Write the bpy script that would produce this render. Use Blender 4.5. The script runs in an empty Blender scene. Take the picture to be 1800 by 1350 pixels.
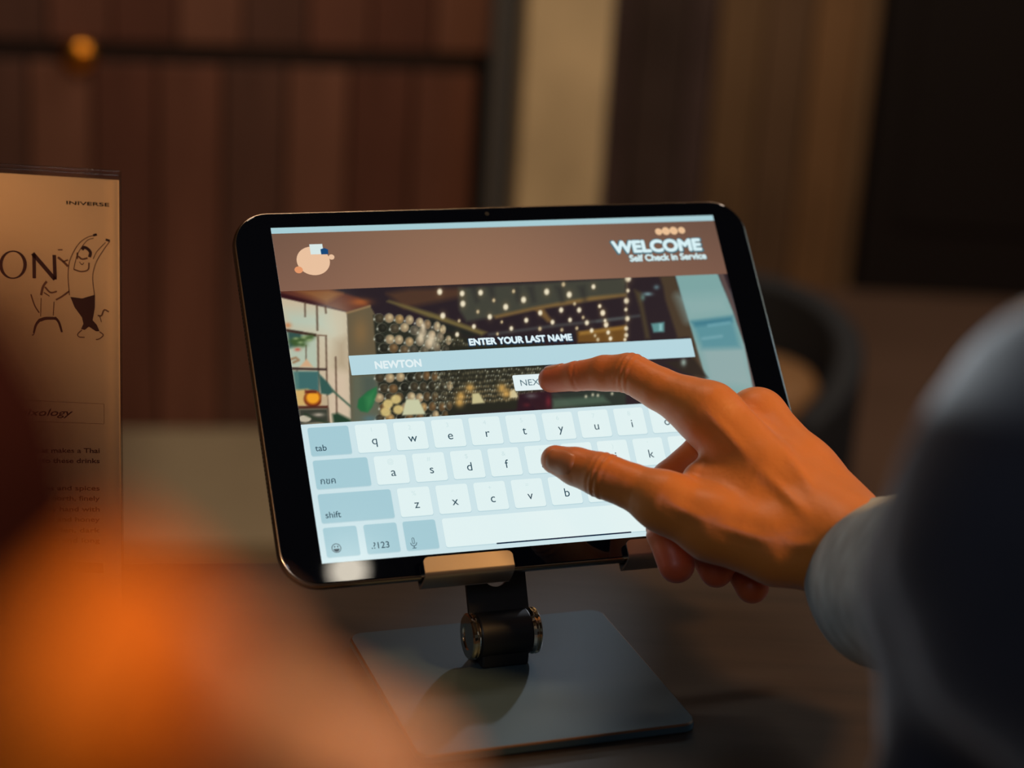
import bpy, math, random
import numpy as np
from mathutils import Vector, Matrix
random.seed(4); rng = np.random.default_rng(4)
sc = bpy.context.scene; COL = sc.collection

# ------------------------------------------------------------------ camera
F, PITCH, ROLL, CH = 3500.0, .3311, .0615, .4258        # focal length in pixels of the 1800 px frame
fw = np.array([0, math.cos(PITCH), -math.sin(PITCH)]); cx_ = np.array([1, 0, 0.]); cy_ = np.cross(fw, cx_)
c_, s_ = math.cos(ROLL), math.sin(ROLL)
CM = np.array([[c_, -s_, 0], [s_, c_, 0], [0, 0, 1]]) @ np.array([cx_, cy_, fw])
CAM = np.array([0, 0, CH])
def at(px, py, dep): return CAM + CM.T @ np.array([(px-900)/F, (py-675)/F, 1.])*dep
def project(P):
    q = (np.asarray(P)-CAM) @ CM.T
    return 900+F*q[..., 0]/q[..., 2], 675+F*q[..., 1]/q[..., 2]
def on_z(px, py, z):
    R = CM.T @ np.array([(px-900)/F, (py-675)/F, 1.]); return CAM + R*((z-CH)/R[2])
def on_plane(px, py, P0, n):
    R = CM.T @ np.array([(px-900)/F, (py-675)/F, 1.]); return CAM + R*(((P0-CAM)@n)/(R@n))
cd = bpy.data.cameras.new('camera'); co = bpy.data.objects.new('camera', cd); COL.objects.link(co)
m = Matrix(((CM[0][0], -CM[1][0], -CM[2][0], 0), (CM[0][1], -CM[1][1], -CM[2][1], 0), (CM[0][2], -CM[1][2], -CM[2][2], CH), (0, 0, 0, 1)))
co.matrix_world = m
cd.sensor_width = 36; cd.lens = F/1800*36; cd.clip_start = .02; cd.clip_end = 50
cd.dof.use_dof = True; cd.dof.focus_distance = .925; cd.dof.aperture_fstop = 4.6
sc.camera = co
# ------------------------------------------------------------------ world, lights, exposure
w = bpy.data.worlds.new('world'); sc.world = w; w.use_nodes = True
w.node_tree.nodes['Background'].inputs[0].default_value = (.60, .66, .72, 1)
w.node_tree.nodes['Background'].inputs[1].default_value = .03
sc.view_settings.view_transform = 'Standard'; sc.view_settings.look = 'None'
sc.view_settings.exposure = 0; sc.view_settings.gamma = 1; sc.view_settings.use_curve_mapping = False
sc.cycles.use_denoising = True
sc.cycles.max_bounces = 6
def area(name, loc, tgt, size, power, col, sy=None):
    l = bpy.data.lights.new(name, 'AREA'); l.energy = power; l.color = col; l.size = size
    if sy: l.shape = 'RECTANGLE'; l.size_y = sy
    o = bpy.data.objects.new(name, l); COL.objects.link(o); o.location = loc
    o.rotation_euler = (Vector(tgt)-Vector(loc)).to_track_quat('-Z', 'Y').to_euler(); return o
def spot(name, loc, tgt, power, col, ang, r):
    l = bpy.data.lights.new(name, 'SPOT'); l.energy = power; l.color = col; l.spot_size = ang; l.spot_blend = .6; l.shadow_soft_size = r
    o = bpy.data.objects.new(name, l); COL.objects.link(o); o.location = loc
    o.rotation_euler = (Vector(tgt)-Vector(loc)).to_track_quat('-Z', 'Y').to_euler(); return o
area('warm_ceiling_light', (1.15, .55, 1.20), (.12, .85, .1), .24, 17.5, (1, .52, .17))
area('cool_right_fill', (2.2, 1.6, 1.4), (.2, .7, 0), 1.0, 8, (.50, .78, 1))  # ambient cool fill from the right, with no window behind it
area('cool_rear_fill', (-.5, -.9, 1.35), (.35, .6, .1), .6, 4.0, (.76, .86, 1))  # fill added behind the camera to lift the jacket and cuff
spot('card_fill', (-.95, -.25, .9), (-.300, .86, .12), 95, (1, .60, .31), .27, .1)  # added narrow spot that only brightens the printed card, no fixture there
spot('back_lamp', (.47, 2.33, .58), (-.025, .770, 0), 26, (.80, .88, 1), .085, .025)
area('hall_light', (-.2, 1.7, 1.8), (-.25, 3.2, .1), .8, 17, (1, .78, .58))
area('recess_light', (.9, 2.9, 1.8), (.65, 4.2, 0), .6, 17, (1, .80, .64))
spot('near_hand_fill', (-.36, -.05, .92), (-.06, .16, .33), 15.0, (1, .66, .36), .30, .05)  # unseen spot added to brighten the blurred hand and cuff
spot('sleeve_fill', (.75, .75, 1.5), tuple(at(1740, 780, .48)), 75.0, (.84, .94, 1), .22, .08)  # added spot to give the jacket sleeve its lit upper edge

# ------------------------------------------------------------------ helpers
def lin(c):
    c = np.asarray(c, float)/255; return np.where(c <= .04045, c/12.92, ((c+.055)/1.055)**2.4)
def mat(name, rgb, rough=.5, metal=0., noise=None, bump=None, emit=None, spec=.5, coat=0, sss=0, sheen=0, coords='Object', alpha=None, trans=0):
    """rgb in 0-255 sRGB; noise=(scale vec, amount, detail); bump=(scale vec, strength)"""
    mt = bpy.data.materials.new(name); mt.use_nodes = True; nt = mt.node_tree; b = nt.nodes['Principled BSDF']
    L = nt.links; c = [*lin(rgb), 1]
    b.inputs['Base Color'].default_value = c; b.inputs['Roughness'].default_value = rough
    b.inputs['Metallic'].default_value = metal; b.inputs['Specular IOR Level'].default_value = spec
    b.inputs['Coat Weight'].default_value = coat; b.inputs['Coat Roughness'].default_value = .1
    if sss: b.inputs['Subsurface Weight'].default_value = sss; b.inputs['Subsurface Radius'].default_value = (1, .3, .15); b.inputs['Subsurface Scale'].default_value = .006
    if sheen: b.inputs['Sheen Weight'].default_value = sheen; b.inputs['Sheen Roughness'].default_value = .4
    if trans: b.inputs['Transmission Weight'].default_value = trans
    tc = nt.nodes.new('ShaderNodeTexCoord')
    def tex(scale, detail=4):
        mp = nt.nodes.new('ShaderNodeMapping'); mp.inputs['Scale'].default_value = scale
        n = nt.nodes.new('ShaderNodeTexNoise'); n.inputs['Scale'].default_value = 1; n.inputs['Detail'].default_value = detail
        L.new(tc.outputs[coords], mp.inputs[0]); L.new(mp.outputs[0], n.inputs['Vector']); return n
    if noise:
        n = tex(noise[0]); r = nt.nodes.new('ShaderNodeValToRGB'); a = noise[1]
        r.color_ramp.elements[0].position = .3; r.color_ramp.elements[1].position = .7
        r.color_ramp.elements[0].color = [*(lin(rgb)*(1-a)), 1]; r.color_ramp.elements[1].color = [*(np.minimum(lin(rgb)*(1+a), 1)), 1]
        L.new(n.outputs['Fac'], r.inputs[0]); L.new(r.outputs[0], b.inputs['Base Color'])
    if bump:
        n = tex(bump[0], 5); bp = nt.nodes.new('ShaderNodeBump'); bp.inputs['Strength'].default_value = bump[1]; bp.inputs['Distance'].default_value = bump[2] if len(bump) > 2 else .001
        L.new(n.outputs['Fac'], bp.inputs['Height']); L.new(bp.outputs[0], b.inputs['Normal'])
    if emit: b.inputs['Emission Color'].default_value = [*lin(rgb), 1]; b.inputs['Emission Strength'].default_value = emit; b.inputs['Base Color'].default_value = (.004, .004, .005, 1)
    return mt
_m = {}
def glow(rgb, k=1.0):
    key = (tuple(rgb), k)
    if key not in _m: _m[key] = mat('screen_%d_%d_%d' % tuple(rgb), rgb, .12, emit=k, spec=.5)
    return _m[key]
WLOC = {}
def place(o, c, parent):
    o.parent = parent; p = WLOC[parent.name] if parent else np.zeros(3)
    o.location = np.asarray(c)-p; WLOC[o.name] = np.asarray(c, float)
def obj(name, verts, faces, mats, parent=None, fm=None, smooth=False, bevel=0, kind=None, label=None, sharp=None, colors=None):
    verts = np.asarray(verts, float); lo, hi = verts.min(0), verts.max(0)
    c = (lo+hi)/2
    if parent is None: c[2] = lo[2]
    me = bpy.data.meshes.new(name)
    me.from_pydata((verts-c).tolist(), [], [list(map(int, f)) for f in faces])
    for mm in (mats if isinstance(mats, (list, tuple)) else [mats]): me.materials.append(mm)
    if fm is not None: me.polygons.foreach_set('material_index', np.asarray(fm, np.int32))
    if smooth: me.polygons.foreach_set('use_smooth', [True]*len(me.polygons))
    if colors is not None:
        a = me.color_attributes.new('Col', 'FLOAT_COLOR', 'POINT'); a.data.foreach_set('color', np.asarray(colors, np.float32).ravel())
    me.update()
    o = bpy.data.objects.new(name, me); COL.objects.link(o); place(o, c, parent)
    if bevel:
        b = o.modifiers.new('bevel', 'BEVEL'); b.width = bevel; b.segments = 3; b.limit_method = 'ANGLE'
        me.polygons.foreach_set('use_smooth', [True]*len(me.polygons))
        o.modifiers.new('wn', 'WEIGHTED_NORMAL').keep_sharp = True
    if kind: o['kind'] = kind
    if label: o['label'] = label
    return o
def thing(name, label, cat, loc, group=None):
    o = bpy.data.objects.new(name, None); COL.objects.link(o); o.location = loc; o.empty_display_size = .02
    WLOC[o.name] = np.asarray(loc, float); o['label'] = label; o['category'] = cat
    if group: o['group'] = group
    return o
Z = np.array([0, 0, 1.])
class MB:
    def __init__(s): s.v = []; s.f = []; s.m = []
    def add(s, v, f, mi=0):
        n = len(s.v); s.v += [np.asarray(p, float) for p in v]; s.f += [[i+n for i in q] for q in f]; s.m += [mi]*len(f); return s
    def box(s, o, a, b, c, mi=0):
        """o corner, edge vectors a b c"""
        o, a, b, c = map(lambda t: np.asarray(t, float), (o, a, b, c))
        if np.cross(a, b)@c < 0: a, b = b, a
        v = [o, o+a, o+a+b, o+b, o+c, o+a+c, o+a+b+c, o+b+c]
        return s.add(v, [(3, 2, 1, 0), (4, 5, 6, 7), (0, 1, 5, 4), (1, 2, 6, 5), (2, 3, 7, 6), (3, 0, 4, 7)], mi)
    def prism(s, pts, ext, mi=0, caps=True):
        n = len(pts); pts = [np.asarray(p, float) for p in pts]; ext = np.asarray(ext, float)
        f = [(i, (i+1) % n, (i+1) % n+n, i+n) for i in range(n)]
        if caps: f += [tuple(range(n-1, -1, -1)), tuple(range(n, 2*n))]
        return s.add(pts+[p+ext for p in pts], f, mi)
    def cyl(s, a, b, r, n=32, r2=None, mi=0):
        a, b = np.asarray(a, float), np.asarray(b, float); d = b-a; d /= np.linalg.norm(d)
        x = np.cross(d, [.3, .9, .31]); x /= np.linalg.norm(x); y = np.cross(d, x); r2 = r if r2 is None else r2
        A = [2*math.pi*i/n for i in range(n)]
        v = [a+(x*math.cos(t)+y*math.sin(t))*r for t in A]+[b+(x*math.cos(t)+y*math.sin(t))*r2 for t in A]
        f = [(i, (i+1) % n, (i+1) % n+n, i+n) for i in range(n)]+[tuple(range(n-1, -1, -1)), tuple(range(n, 2*n))]
        return s.add(v, f, mi)
    def lathe(s, a, d, prof, n=40, mi=0):
        a = np.asarray(a, float); d = np.asarray(d, float)/np.linalg.norm(d)
        x = np.cross(d, [.3, .9, .31]); x /= np.linalg.norm(x); y = np.cross(d, x)
        v = []
        for (h, r) in prof: v += [a+d*h+(x*math.cos(2*math.pi*i/n)+y*math.sin(2*math.pi*i/n))*r for i in range(n)]
        f = []
        for k in range(len(prof)-1):
            for i in range(n): j = (i+1) % n; f.append((k*n+i, k*n+j, (k+1)*n+j, (k+1)*n+i))
        f += [tuple(range(n-1, -1, -1)), tuple(range((len(prof)-1)*n, len(prof)*n))]
        return s.add(v, f, mi)
    def build(s, name, mats, parent=None, **k): return obj(name, s.v, s.f, mats, parent, fm=s.m, **k)
def rrect(x0, y0, x1, y1, r, n=6):
    r = min(r, (x1-x0)/2, (y1-y0)/2); P = []
    for cx, cy, a0 in ((x1-r, y1-r, 0), (x0+r, y1-r, 90), (x0+r, y0+r, 180), (x1-r, y0+r, 270)):
        for i in range(n+1):
            t = math.radians(a0+90*i/n); P.append((cx+r*math.cos(t), cy+r*math.sin(t)))
    return P
def circ(cx, cy, rx, ry=None, n=28):
    ry = ry or rx; return [(cx+rx*math.cos(2*math.pi*i/n), cy+ry*math.sin(2*math.pi*i/n)) for i in range(n)]
def ring2(cx, cy, rx, ry, w, n=30):
    P = circ(cx, cy, rx, ry, n)+circ(cx, cy, rx-w, ry-w, n)
    return P, [(i, (i+1) % n, (i+1) % n+n, i+n) for i in range(n)]
def stroke(pts, wd0, wd1=None, closed=False):
    """ribbon along 2-D points, gives verts and faces"""
    P = np.array(pts, float); n = len(P); wd1 = wd0 if wd1 is None else wd1; V = []
    for i in range(n):
        a = P[(i-1) % n] if closed or i > 0 else P[i]; b = P[(i+1) % n] if closed or i < n-1 else P[i]
        t = b-a; t /= np.linalg.norm(t)+1e-12; q = np.array([-t[1], t[0]]); ww = (wd0+(wd1-wd0)*i/max(1, n-1))/2
        V += [P[i]-q*ww, P[i]+q*ww]
    m_ = n if closed else n-1
    return V, [(2*i, 2*((i+1) % n), 2*((i+1) % n)+1, 2*i+1) for i in range(m_)]
def curve(pts, k=8):
    """Catmull-Rom through the points"""
    P = [np.array(p, float) for p in pts]; P = [2*P[0]-P[1]]+P+[2*P[-1]-P[-2]]; o = []
    for i in range(1, len(P)-2):
        for j in range(k):
            t = j/k; o.append(.5*((2*P[i])+(-P[i-1]+P[i+1])*t+(2*P[i-1]-5*P[i]+4*P[i+1]-P[i+2])*t*t+(-P[i-1]+3*P[i]-3*P[i+1]+P[i+2])*t**3))
    return o+[P[-2]]
def text2d(s, x, y, width=None, height=None, bold=0., align='L', space=1.0, shear=0):
    bold_ = bold
    """flat glyph outlines fitted to a width or a cap height; returns verts, faces"""
    c = bpy.data.curves.new('t', 'FONT'); c.body = s; c.dimensions = '2D'; c.fill_mode = 'BOTH'; c.space_character = space; c.shear = shear
    o = bpy.data.objects.new('t', c); me = bpy.data.meshes.new_from_object(o)
    n = len(me.vertices); V = np.zeros(n*3); me.vertices.foreach_get('co', V); V = V.reshape(-1, 3)[:, :2]
    Fc = [list(p.vertices) for p in me.polygons]
    bpy.data.objects.remove(o); bpy.data.curves.remove(c); bpy.data.meshes.remove(me)
    lo, hi = V.min(0), V.max(0)
    k = height/.70 if height else width/(hi[0]-lo[0])
    kx = width/(hi[0]-lo[0]) if width else k
    V = (V-[lo[0], 0])*[kx, k]
    if bold_:
        V0, F0, n0 = V, Fc, len(V); V = []; Fc = []; bw = bold_*(height or .7*k)
        for q in range(9):
            o_ = np.zeros(2) if q == 8 else np.array([math.cos(q*math.pi/4), math.sin(q*math.pi/4)])*bw
            V.append(V0+o_); Fc += [[i_+n0*q for i_ in f_] for f_ in F0]
        V = np.concatenate(V)
    if align == 'C': V[:, 0] -= (hi[0]-lo[0])*kx/2
    if align == 'R': V[:, 0] -= (hi[0]-lo[0])*kx
    return [(a+x, b+y) for a, b in V], Fc

# ------------------------------------------------------------------ signed-distance bodies meshed with surface nets
def smin(a, b, k):
    h = np.clip(.5+.5*(b-a)/k, 0, 1); return b+(a-b)*h-k*h*(1-h)
def cone(P, a, b, ra, rb):
    ab = b-a; t = np.clip(((P-a)@ab)/(ab@ab), 0, 1)
    return np.linalg.norm(P-a-t[..., None]*ab, axis=-1)-(ra+(rb-ra)*t)
def chain(P, pts, k=.003):
    d = None
    for (a, b) in zip(pts[:-1], pts[1:]):
        e = cone(P, a[0], b[0], a[1], b[1]); d = e if d is None else smin(d, e, k)
    return d
def nets(fn, lo, hi, h):
    lo, hi = np.asarray(lo, float), np.asarray(hi, float); n = np.ceil((hi-lo)/h).astype(int)+1
    ax = [lo[i]+h*np.arange(n[i]) for i in range(3)]
    V = np.empty(n, np.float64)
    YZ = np.stack(np.meshgrid(ax[1], ax[2], indexing='ij'), -1)
    for i, x in enumerate(ax[0]):
        V[i] = fn(np.concatenate([np.full(YZ.shape[:2]+(1,), x), YZ], -1))
    S = V < 0
    cs = np.zeros(n-1, int)
    for dx in (0, 1):
        for dy in (0, 1):
            for dz in (0, 1): cs += S[dx:n[0]-1+dx, dy:n[1]-1+dy, dz:n[2]-1+dz]
    act = (cs > 0) & (cs < 8); idx = -np.ones(n-1, int); I = np.argwhere(act); idx[act] = np.arange(len(I))
    acc = np.zeros((len(I), 3)); cnt = np.zeros(len(I))
    C = [(0, 0, 0), (1, 0, 0), (0, 1, 0), (0, 0, 1), (1, 1, 0), (1, 0, 1), (0, 1, 1), (1, 1, 1)]
    for a in C:
        for b in C:
            if sum(b)-sum(a) == 1 and all(q >= p for p, q in zip(a, b)):
                va = V[tuple((I+a).T)]; vb = V[tuple((I+b).T)]; mk = (va < 0) != (vb < 0)
                t = np.where(mk, va/np.where(mk, va-vb, 1), 0)[:, None]
                acc += np.where(mk[:, None], np.array(a)+t*(np.array(b)-np.array(a)), 0); cnt += mk
    W = lo+h*(I+acc/cnt[:, None]); Fs = []
    for k in range(3):
        u, v = (k+1) % 3, (k+2) % 3
        sa = [slice(None)]*3; sb = [slice(None)]*3; sa[k] = slice(0, -1); sb[k] = slice(1, None)
        A, B_ = S[tuple(sa)], S[tuple(sb)]
        E = np.argwhere(A != B_); ok = (E[:, u] > 0) & (E[:, v] > 0) & (E[:, u] < n[u]-1) & (E[:, v] < n[v]-1); E = E[ok]
        eu = np.zeros(3, int); eu[u] = 1; ev = np.zeros(3, int); ev[v] = 1
        q = [idx[tuple((E-eu-ev).T)], idx[tuple((E-ev).T)], idx[tuple(E.T)], idx[tuple((E-eu).T)]]
        q = np.stack(q, 1); ins = A[tuple(E.T)]
        q[~ins] = q[~ins][:, ::-1]; Fs.append(q)
    return W, np.concatenate(Fs)
def grad(fn, P, e=4e-4):
    g = np.stack([fn(P+np.eye(3)[i]*e)-fn(P-np.eye(3)[i]*e) for i in range(3)], -1)
    return g/(np.linalg.norm(g, axis=-1, keepdims=True)+1e-9)
def body(name, fn, lo, hi, h, m_, parent=None, disp=None, colf=None, **k):
    V, Fc = nets(fn, lo, hi, h)
    for _ in range(2): V = V-grad(fn, V)*fn(V)[:, None]*.9
    if disp is not None: V = V+grad(fn, V)*disp(V)[:, None]
    return obj(name, V, Fc, m_, parent, smooth=True, colors=None if colf is None else colf(V), **k)

# ------------------------------------------------------------------ materials
M = {}
def acrylic():
    mt = bpy.data.materials.new('clear_acrylic'); mt.use_nodes = True; nt = mt.node_tree; nt.nodes.clear()
    o_ = nt.nodes.new('ShaderNodeOutputMaterial'); mx = nt.nodes.new('ShaderNodeMixShader'); tr = nt.nodes.new('ShaderNodeBsdfTransparent'); g = nt.nodes.new('ShaderNodeBsdfGlossy'); lw = nt.nodes.new('ShaderNodeFresnel')
    tr.inputs[0].default_value = (.97, .96, .94, 1); g.inputs['Roughness'].default_value = .08; lw.inputs[0].default_value = 1.45
    nt.links.new(lw.outputs[0], mx.inputs[0]); nt.links.new(tr.outputs[0], mx.inputs[1]); nt.links.new(g.outputs[0], mx.inputs[2]); nt.links.new(mx.outputs[0], o_.inputs[0]); return mt
M['plank'] = [mat('dark_red_wood_%d' % i, c, .5, noise=((14, 14, 2.0), .3), spec=.3) for i, c in enumerate([(108, 70, 56), (96, 60, 48), (118, 80, 64), (90, 62, 52)])]
M['panel'] = [mat('brown_panel_wood_%d' % i, c, .5, noise=((10, 10, 2.0), .25), spec=.3) for i, c in enumerate([(118, 92, 64), (106, 82, 60), (126, 94, 62)])]
M['recess'] = [mat('recess_board_%d' % i, c, .6, noise=((5, 5, 3.0), .3), spec=.2) for i, c in enumerate([(86, 70, 66), (78, 64, 58)])]
M['rail'] = mat('blackened_wood', (42, 30, 26), .5, spec=.3)
M['pillar'] = mat('mottled_plaster', (206, 186, 146), .85, noise=((6, 6, 5), .22), spec=.2)
M['frame'] = mat('grey_frame', (84, 86, 88), .5)
M['dark'] = mat('near_black_wood', (26, 20, 18), .7, spec=.2)
M['floor'] = mat('dark_brown_floor', (98, 76, 62), .6, noise=((2, 2, 2), .15), spec=.3)
M['slab'] = mat('stone_border', (150, 138, 112), .7, noise=((4, 4, 4), .12), spec=.3)
M['wall'] = mat('brown_wall', (92, 74, 62), .9, spec=.2)
M['table'] = mat('stained_dark_wood', (52, 42, 36), .45, noise=((5, 60, 5), .28), bump=((6, 90, 6), .25, .0006), spec=.5)
M['alu'] = mat('grey_anodised_metal', (72, 92, 102), .42, .4, bump=((900, 900, 900), .08, .0002))
M['alu_edge'] = mat('polished_metal_edge', (150, 118, 96), .32, 1)
M['chrome'] = mat('polished_chrome', (235, 225, 205), .1, 1)
M['black_metal'] = mat('black_metal', (26, 29, 34), .42, .2)
M['clip'] = mat('satin_metal', (168, 156, 146), .36, .8)
M['tablet_body'] = mat('dark_grey_metal', (92, 88, 86), .3, .9)
M['rim'] = mat('chamfered_rim', (190, 168, 146), .22, 1)
M['glass'] = mat('black_glass', (5, 9, 20), .02, spec=.5)
M['hole'] = mat('speaker_hole', (4, 4, 4), .8)
M['paper'] = mat('cream_paper', (236, 196, 150), .7, spec=.3)
M['paper_side'] = mat('cream_paper_edge', (240, 210, 170), .6)
M['ink'] = mat('brown_ink', (62, 30, 24), .8)
M['ink_soft'] = mat('faded_brown_ink', (150, 104, 72), .8)
M['acrylic'] = acrylic()
M['shirt'] = mat('grey_shirt_cloth', (172, 186, 188), .9, noise=((60, 60, 60), .28), bump=((700, 700, 700), .5, .0006), sheen=.2, spec=.2)
M['jacket'] = mat('navy_jacket_cloth', (50, 52, 62), .85, noise=((20, 20, 20), .25), sheen=.5, spec=.2)
M['nail'] = mat('finger_nail', (196, 122, 76), .38, coat=.15, sss=.1)
M['tan'] = mat('tan_leather', (140, 104, 66), .6)
M['shell'] = mat('charcoal_upholstery', (26, 31, 37), .8)
M['brass'] = mat('brass', (230, 150, 50), .3, 1)
M['maroon'] = mat('dark_maroon_cloth', (44, 14, 10), .95, spec=.1)
M['orange'] = mat('orange_knit', (240, 126, 4), .8, bump=((300, 300, 300), .3))
M['lamp'] = mat('lamp_globe', (255, 244, 224), .3, emit=16)
M['cord'] = mat('black_cord', (20, 20, 20), .6)
def skin(name, base, red):
    mt = mat(name, base, .48, sss=.10, bump=((420, 420, 420), .35, .0005), spec=.45, sheen=.3, coat=.15)
    mt.node_tree.nodes['Principled BSDF'].inputs['Coat Roughness'].default_value = .34; nt = mt.node_tree; b = nt.nodes['Principled BSDF']
    a = nt.nodes.new('ShaderNodeAttribute'); a.attribute_name = 'Col'; mx = nt.nodes.new('ShaderNodeMix'); mx.data_type = 'RGBA'
    mx.inputs[6].default_value = [*lin(base), 1]; mx.inputs[7].default_value = [*lin(red), 1]
    nt.links.new(a.outputs['Fac'], mx.inputs[0]); nt.links.new(mx.outputs[2], b.inputs['Base Color']); return mt
M['skin'] = skin('warm_skin', (214, 128, 52), (200, 76, 50))

# ------------------------------------------------------------------ the room
FZ = -.75; CZ = 1.95
MB().box((-3, -2, FZ-.05), (6.5, 0, 0), (0, 8, 0), (0, 0, .05)).build('floor', M['floor'], kind='structure')
MB().box((-3, -2, CZ), (6.5, 0, 0), (0, 8, 0), (0, 0, .05)).build('ceiling', M['wall'], kind='structure')
MB().box((-3.1, -2, FZ), (.1, 0, 0), (0, 8, 0), (0, 0, CZ-FZ)).build('wall_left', M['wall'], kind='structure')
MB().box((3.5, -2, FZ), (.1, 0, 0), (0, 8, 0), (0, 0, CZ-FZ)).build('wall_right', M['wall'], kind='structure')
d1 = np.array([.984, .178, 0]); n1 = np.array([.178, -.984, 0]); W0 = np.array([-.617, 2.9925, FZ])   # panelled counter wall
wall = MB().box(W0-d1*2.2-n1*.12, d1*2.79, n1*.10, Z*(CZ-FZ-.01)).build('wall_back', M['dark'], kind='structure')
zr0, zr1 = on_plane(500, 120, W0, n1)[2], on_plane(500, 82, W0, n1)[2]
s0 = (on_plane(845, 60, W0, n1)-W0)@d1                                # right end of the panelling
k = 0; s = s0
while s > -2.1:
    wd_ = .088+.012*rng.random(); s -= wd_; dz = .004*rng.random()
    MB().box(W0+d1*s-n1*.02, d1*(wd_-.004), n1*(.02+dz), Z*(zr0-FZ)).build('plank', M['plank'][k % 4], wall, bevel=.002)
    MB().box(W0+d1*(s+.03)-n1*.02+Z*(zr1-FZ), d1*(wd_-.004), n1*(.018+dz), Z*(CZ-zr1-.01)).build('plank', M['plank'][(k*3+2) % 4], wall, bevel=.002)
    k += 1
MB().box(W0+d1*(-2.2)-n1*.02+Z*(zr0-FZ), d1*(s0+2.2), n1*.012, Z*(zr1-zr0)).build('rail', M['rail'], wall, bevel=.003)
kp = on_plane(140, 96, W0, n1)
MB().lathe(kp-n1*.01, n1, [(0, .010), (.010, .010), (.014, .022), (.022, .026), (.030, .020), (.034, .008)]).build('knob', M['brass'], wall, smooth=True, label='round brass knob')
MB().box(W0-d1*2.2+n1*.005, d1*(s0+2.28), n1*.46, Z*.035).build('trim_1', M['slab'], kind='structure', bevel=.004)
# pillar with its grey frame
PL = on_plane(917, 200, W0+n1*.10, n1); PR = on_plane(1066, 200, W0+n1*.10, n1); wp = (PR-PL)@d1
def base0(P): return np.array([P[0], P[1], FZ])
MB().box(base0(PL)-n1*.32, d1*wp, n1*.32, Z*(CZ-FZ-.002)).build('wall_pillar', M['pillar'], kind='structure', bevel=.006)
PG = on_plane(858, 200, W0+n1*.02, n1); wg = (PL-PG)@d1
MB().box(base0(PG)-n1*.05, d1*(wg-.002), n1*.06, Z*(CZ-FZ-.002)).build('trim_2', M['frame'], kind='structure', bevel=.003)
# far recess: boards, lighter panelling and a dark door
d2 = np.array([.9995, .03, 0]); n2 = np.array([.03, -.9995, 0]); R0 = np.array([.60, 4.19, FZ])
def sR(px): return (on_plane(px, 250, R0, n2)-R0)@d2
far = MB().box(R0+d2*sR(880)-n2*.12, d2*(sR(2700)-sR(880)), n2*.10, Z*(CZ-FZ-.01)).build('wall_far', M['dark'], kind='structure')
s = sR(1010); k = 0
while s < sR(1245):
    MB().box(R0+d2*s-n2*.02, d2*.11, n2*(.016+.004*(k % 2)), Z*(CZ-FZ-.02)).build('board', M['recess'][k % 2], far, bevel=.003); s += .114; k += 1
s = sR(1245)
while s < sR(1520)-.02:
    ww = min(.1, sR(1522)-s); MB().box(R0+d2*s-n2*.02, d2*(ww-.004), n2*(.03+.004*(k % 2)), Z*(CZ-FZ-.02)).build('plank', M['panel'][k % 3], far, bevel=.003); s += ww; k += 1
dw = sR(2300)-sR(1532)
door = MB().box(R0+d2*sR(1532)-n2*.02, d2*dw, n2*.03, Z*2.1).build('door_1', M['dark'], kind='structure', bevel=.003)
for i in range(2):
    for j in range(2):
        MB().box(R0+d2*(sR(1532)+.07+i*(dw/2-.02))+n2*.01+Z*(.15+j*1.0), d2*(dw/2-.12), n2*.008, Z*.85).build('door_panel', M['dark'], door, bevel=.004)
# chair standing beyond the table
ch = thing('tub_chair', 'dark rounded tub chair with a tan leather seat, far behind the tablet', 'chair', (.355, 2.80, FZ))
cc = np.array([.325, 2.80, FZ-.0])
def arcshell(r0, r1, z0, z1, a0, a1, n=28, drop=0):
    b = MB(); V = []; Fc = []
    for i in range(n+1):
        a = math.radians(a0+(a1-a0)*i/n); q = abs(2*i/n-1); zt = z1-drop*q**2
        for r, z in ((r0, z0), (r1, z0), (r1, zt), (r0, zt)): V.append(cc+np.array([r*math.cos(a), r*math.sin(a), z]))
    for i in range(n):
        for j in range(4): Fc.append((4*i+j, 4*i+(j+1) % 4, 4*i+4+(j+1) % 4, 4*i+4+j))
    Fc += [(0, 3, 2, 1), (4*n, 4*n+1, 4*n+2, 4*n+3)]
    return b.add(V, Fc)
arcshell(.145, .190, .10, .36, -60, 240, drop=.13).build('shell', M['shell'], ch, bevel=.012)
arcshell(.130, .1445, .12, .25, -50, 230, drop=.10).build('inner_back', M['tan'], ch, bevel=.006)
MB().lathe(cc+Z*.17, Z, [(0, .125), (.02, .130), (.07, .130), (.085, .12), (.09, .08)]).build('seat', M['tan'], ch, smooth=True)
for a in (45, 135, 225, 315):
    q = cc+np.array([math.cos(math.radians(a)), math.sin(math.radians(a)), 0])*.12
    MB().cyl(q, q*[1, 1, 1]+Z*.172-(q-cc)*.15, .010, 12, .015).build('leg', M['rail'], ch, smooth=True)

# ------------------------------------------------------------------ table
e0 = on_z(220, 988, 0); e1 = on_z(480, 986, 0); td = (e1-e0); td[2] = 0; td /= np.linalg.norm(td); tn = np.array([td[1], -td[0], 0])
tb = thing('table', 'dark stained wooden table under the tablet stand', 'table', (0, .6, FZ))
Tc = e0-td*.95
MB().box(Tc-Z*.035, td*2.1, tn*.44, Z*.035).build('tabletop', M['table'], tb, bevel=.003)
for a in (.08, 1.96):
    for b in (.04, .34): MB().box(Tc+td*a+tn*b+Z*(FZ), td*.06, tn*.06, Z*(-FZ-.036)).build('leg', M['rail'], tb, bevel=.003)

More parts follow.
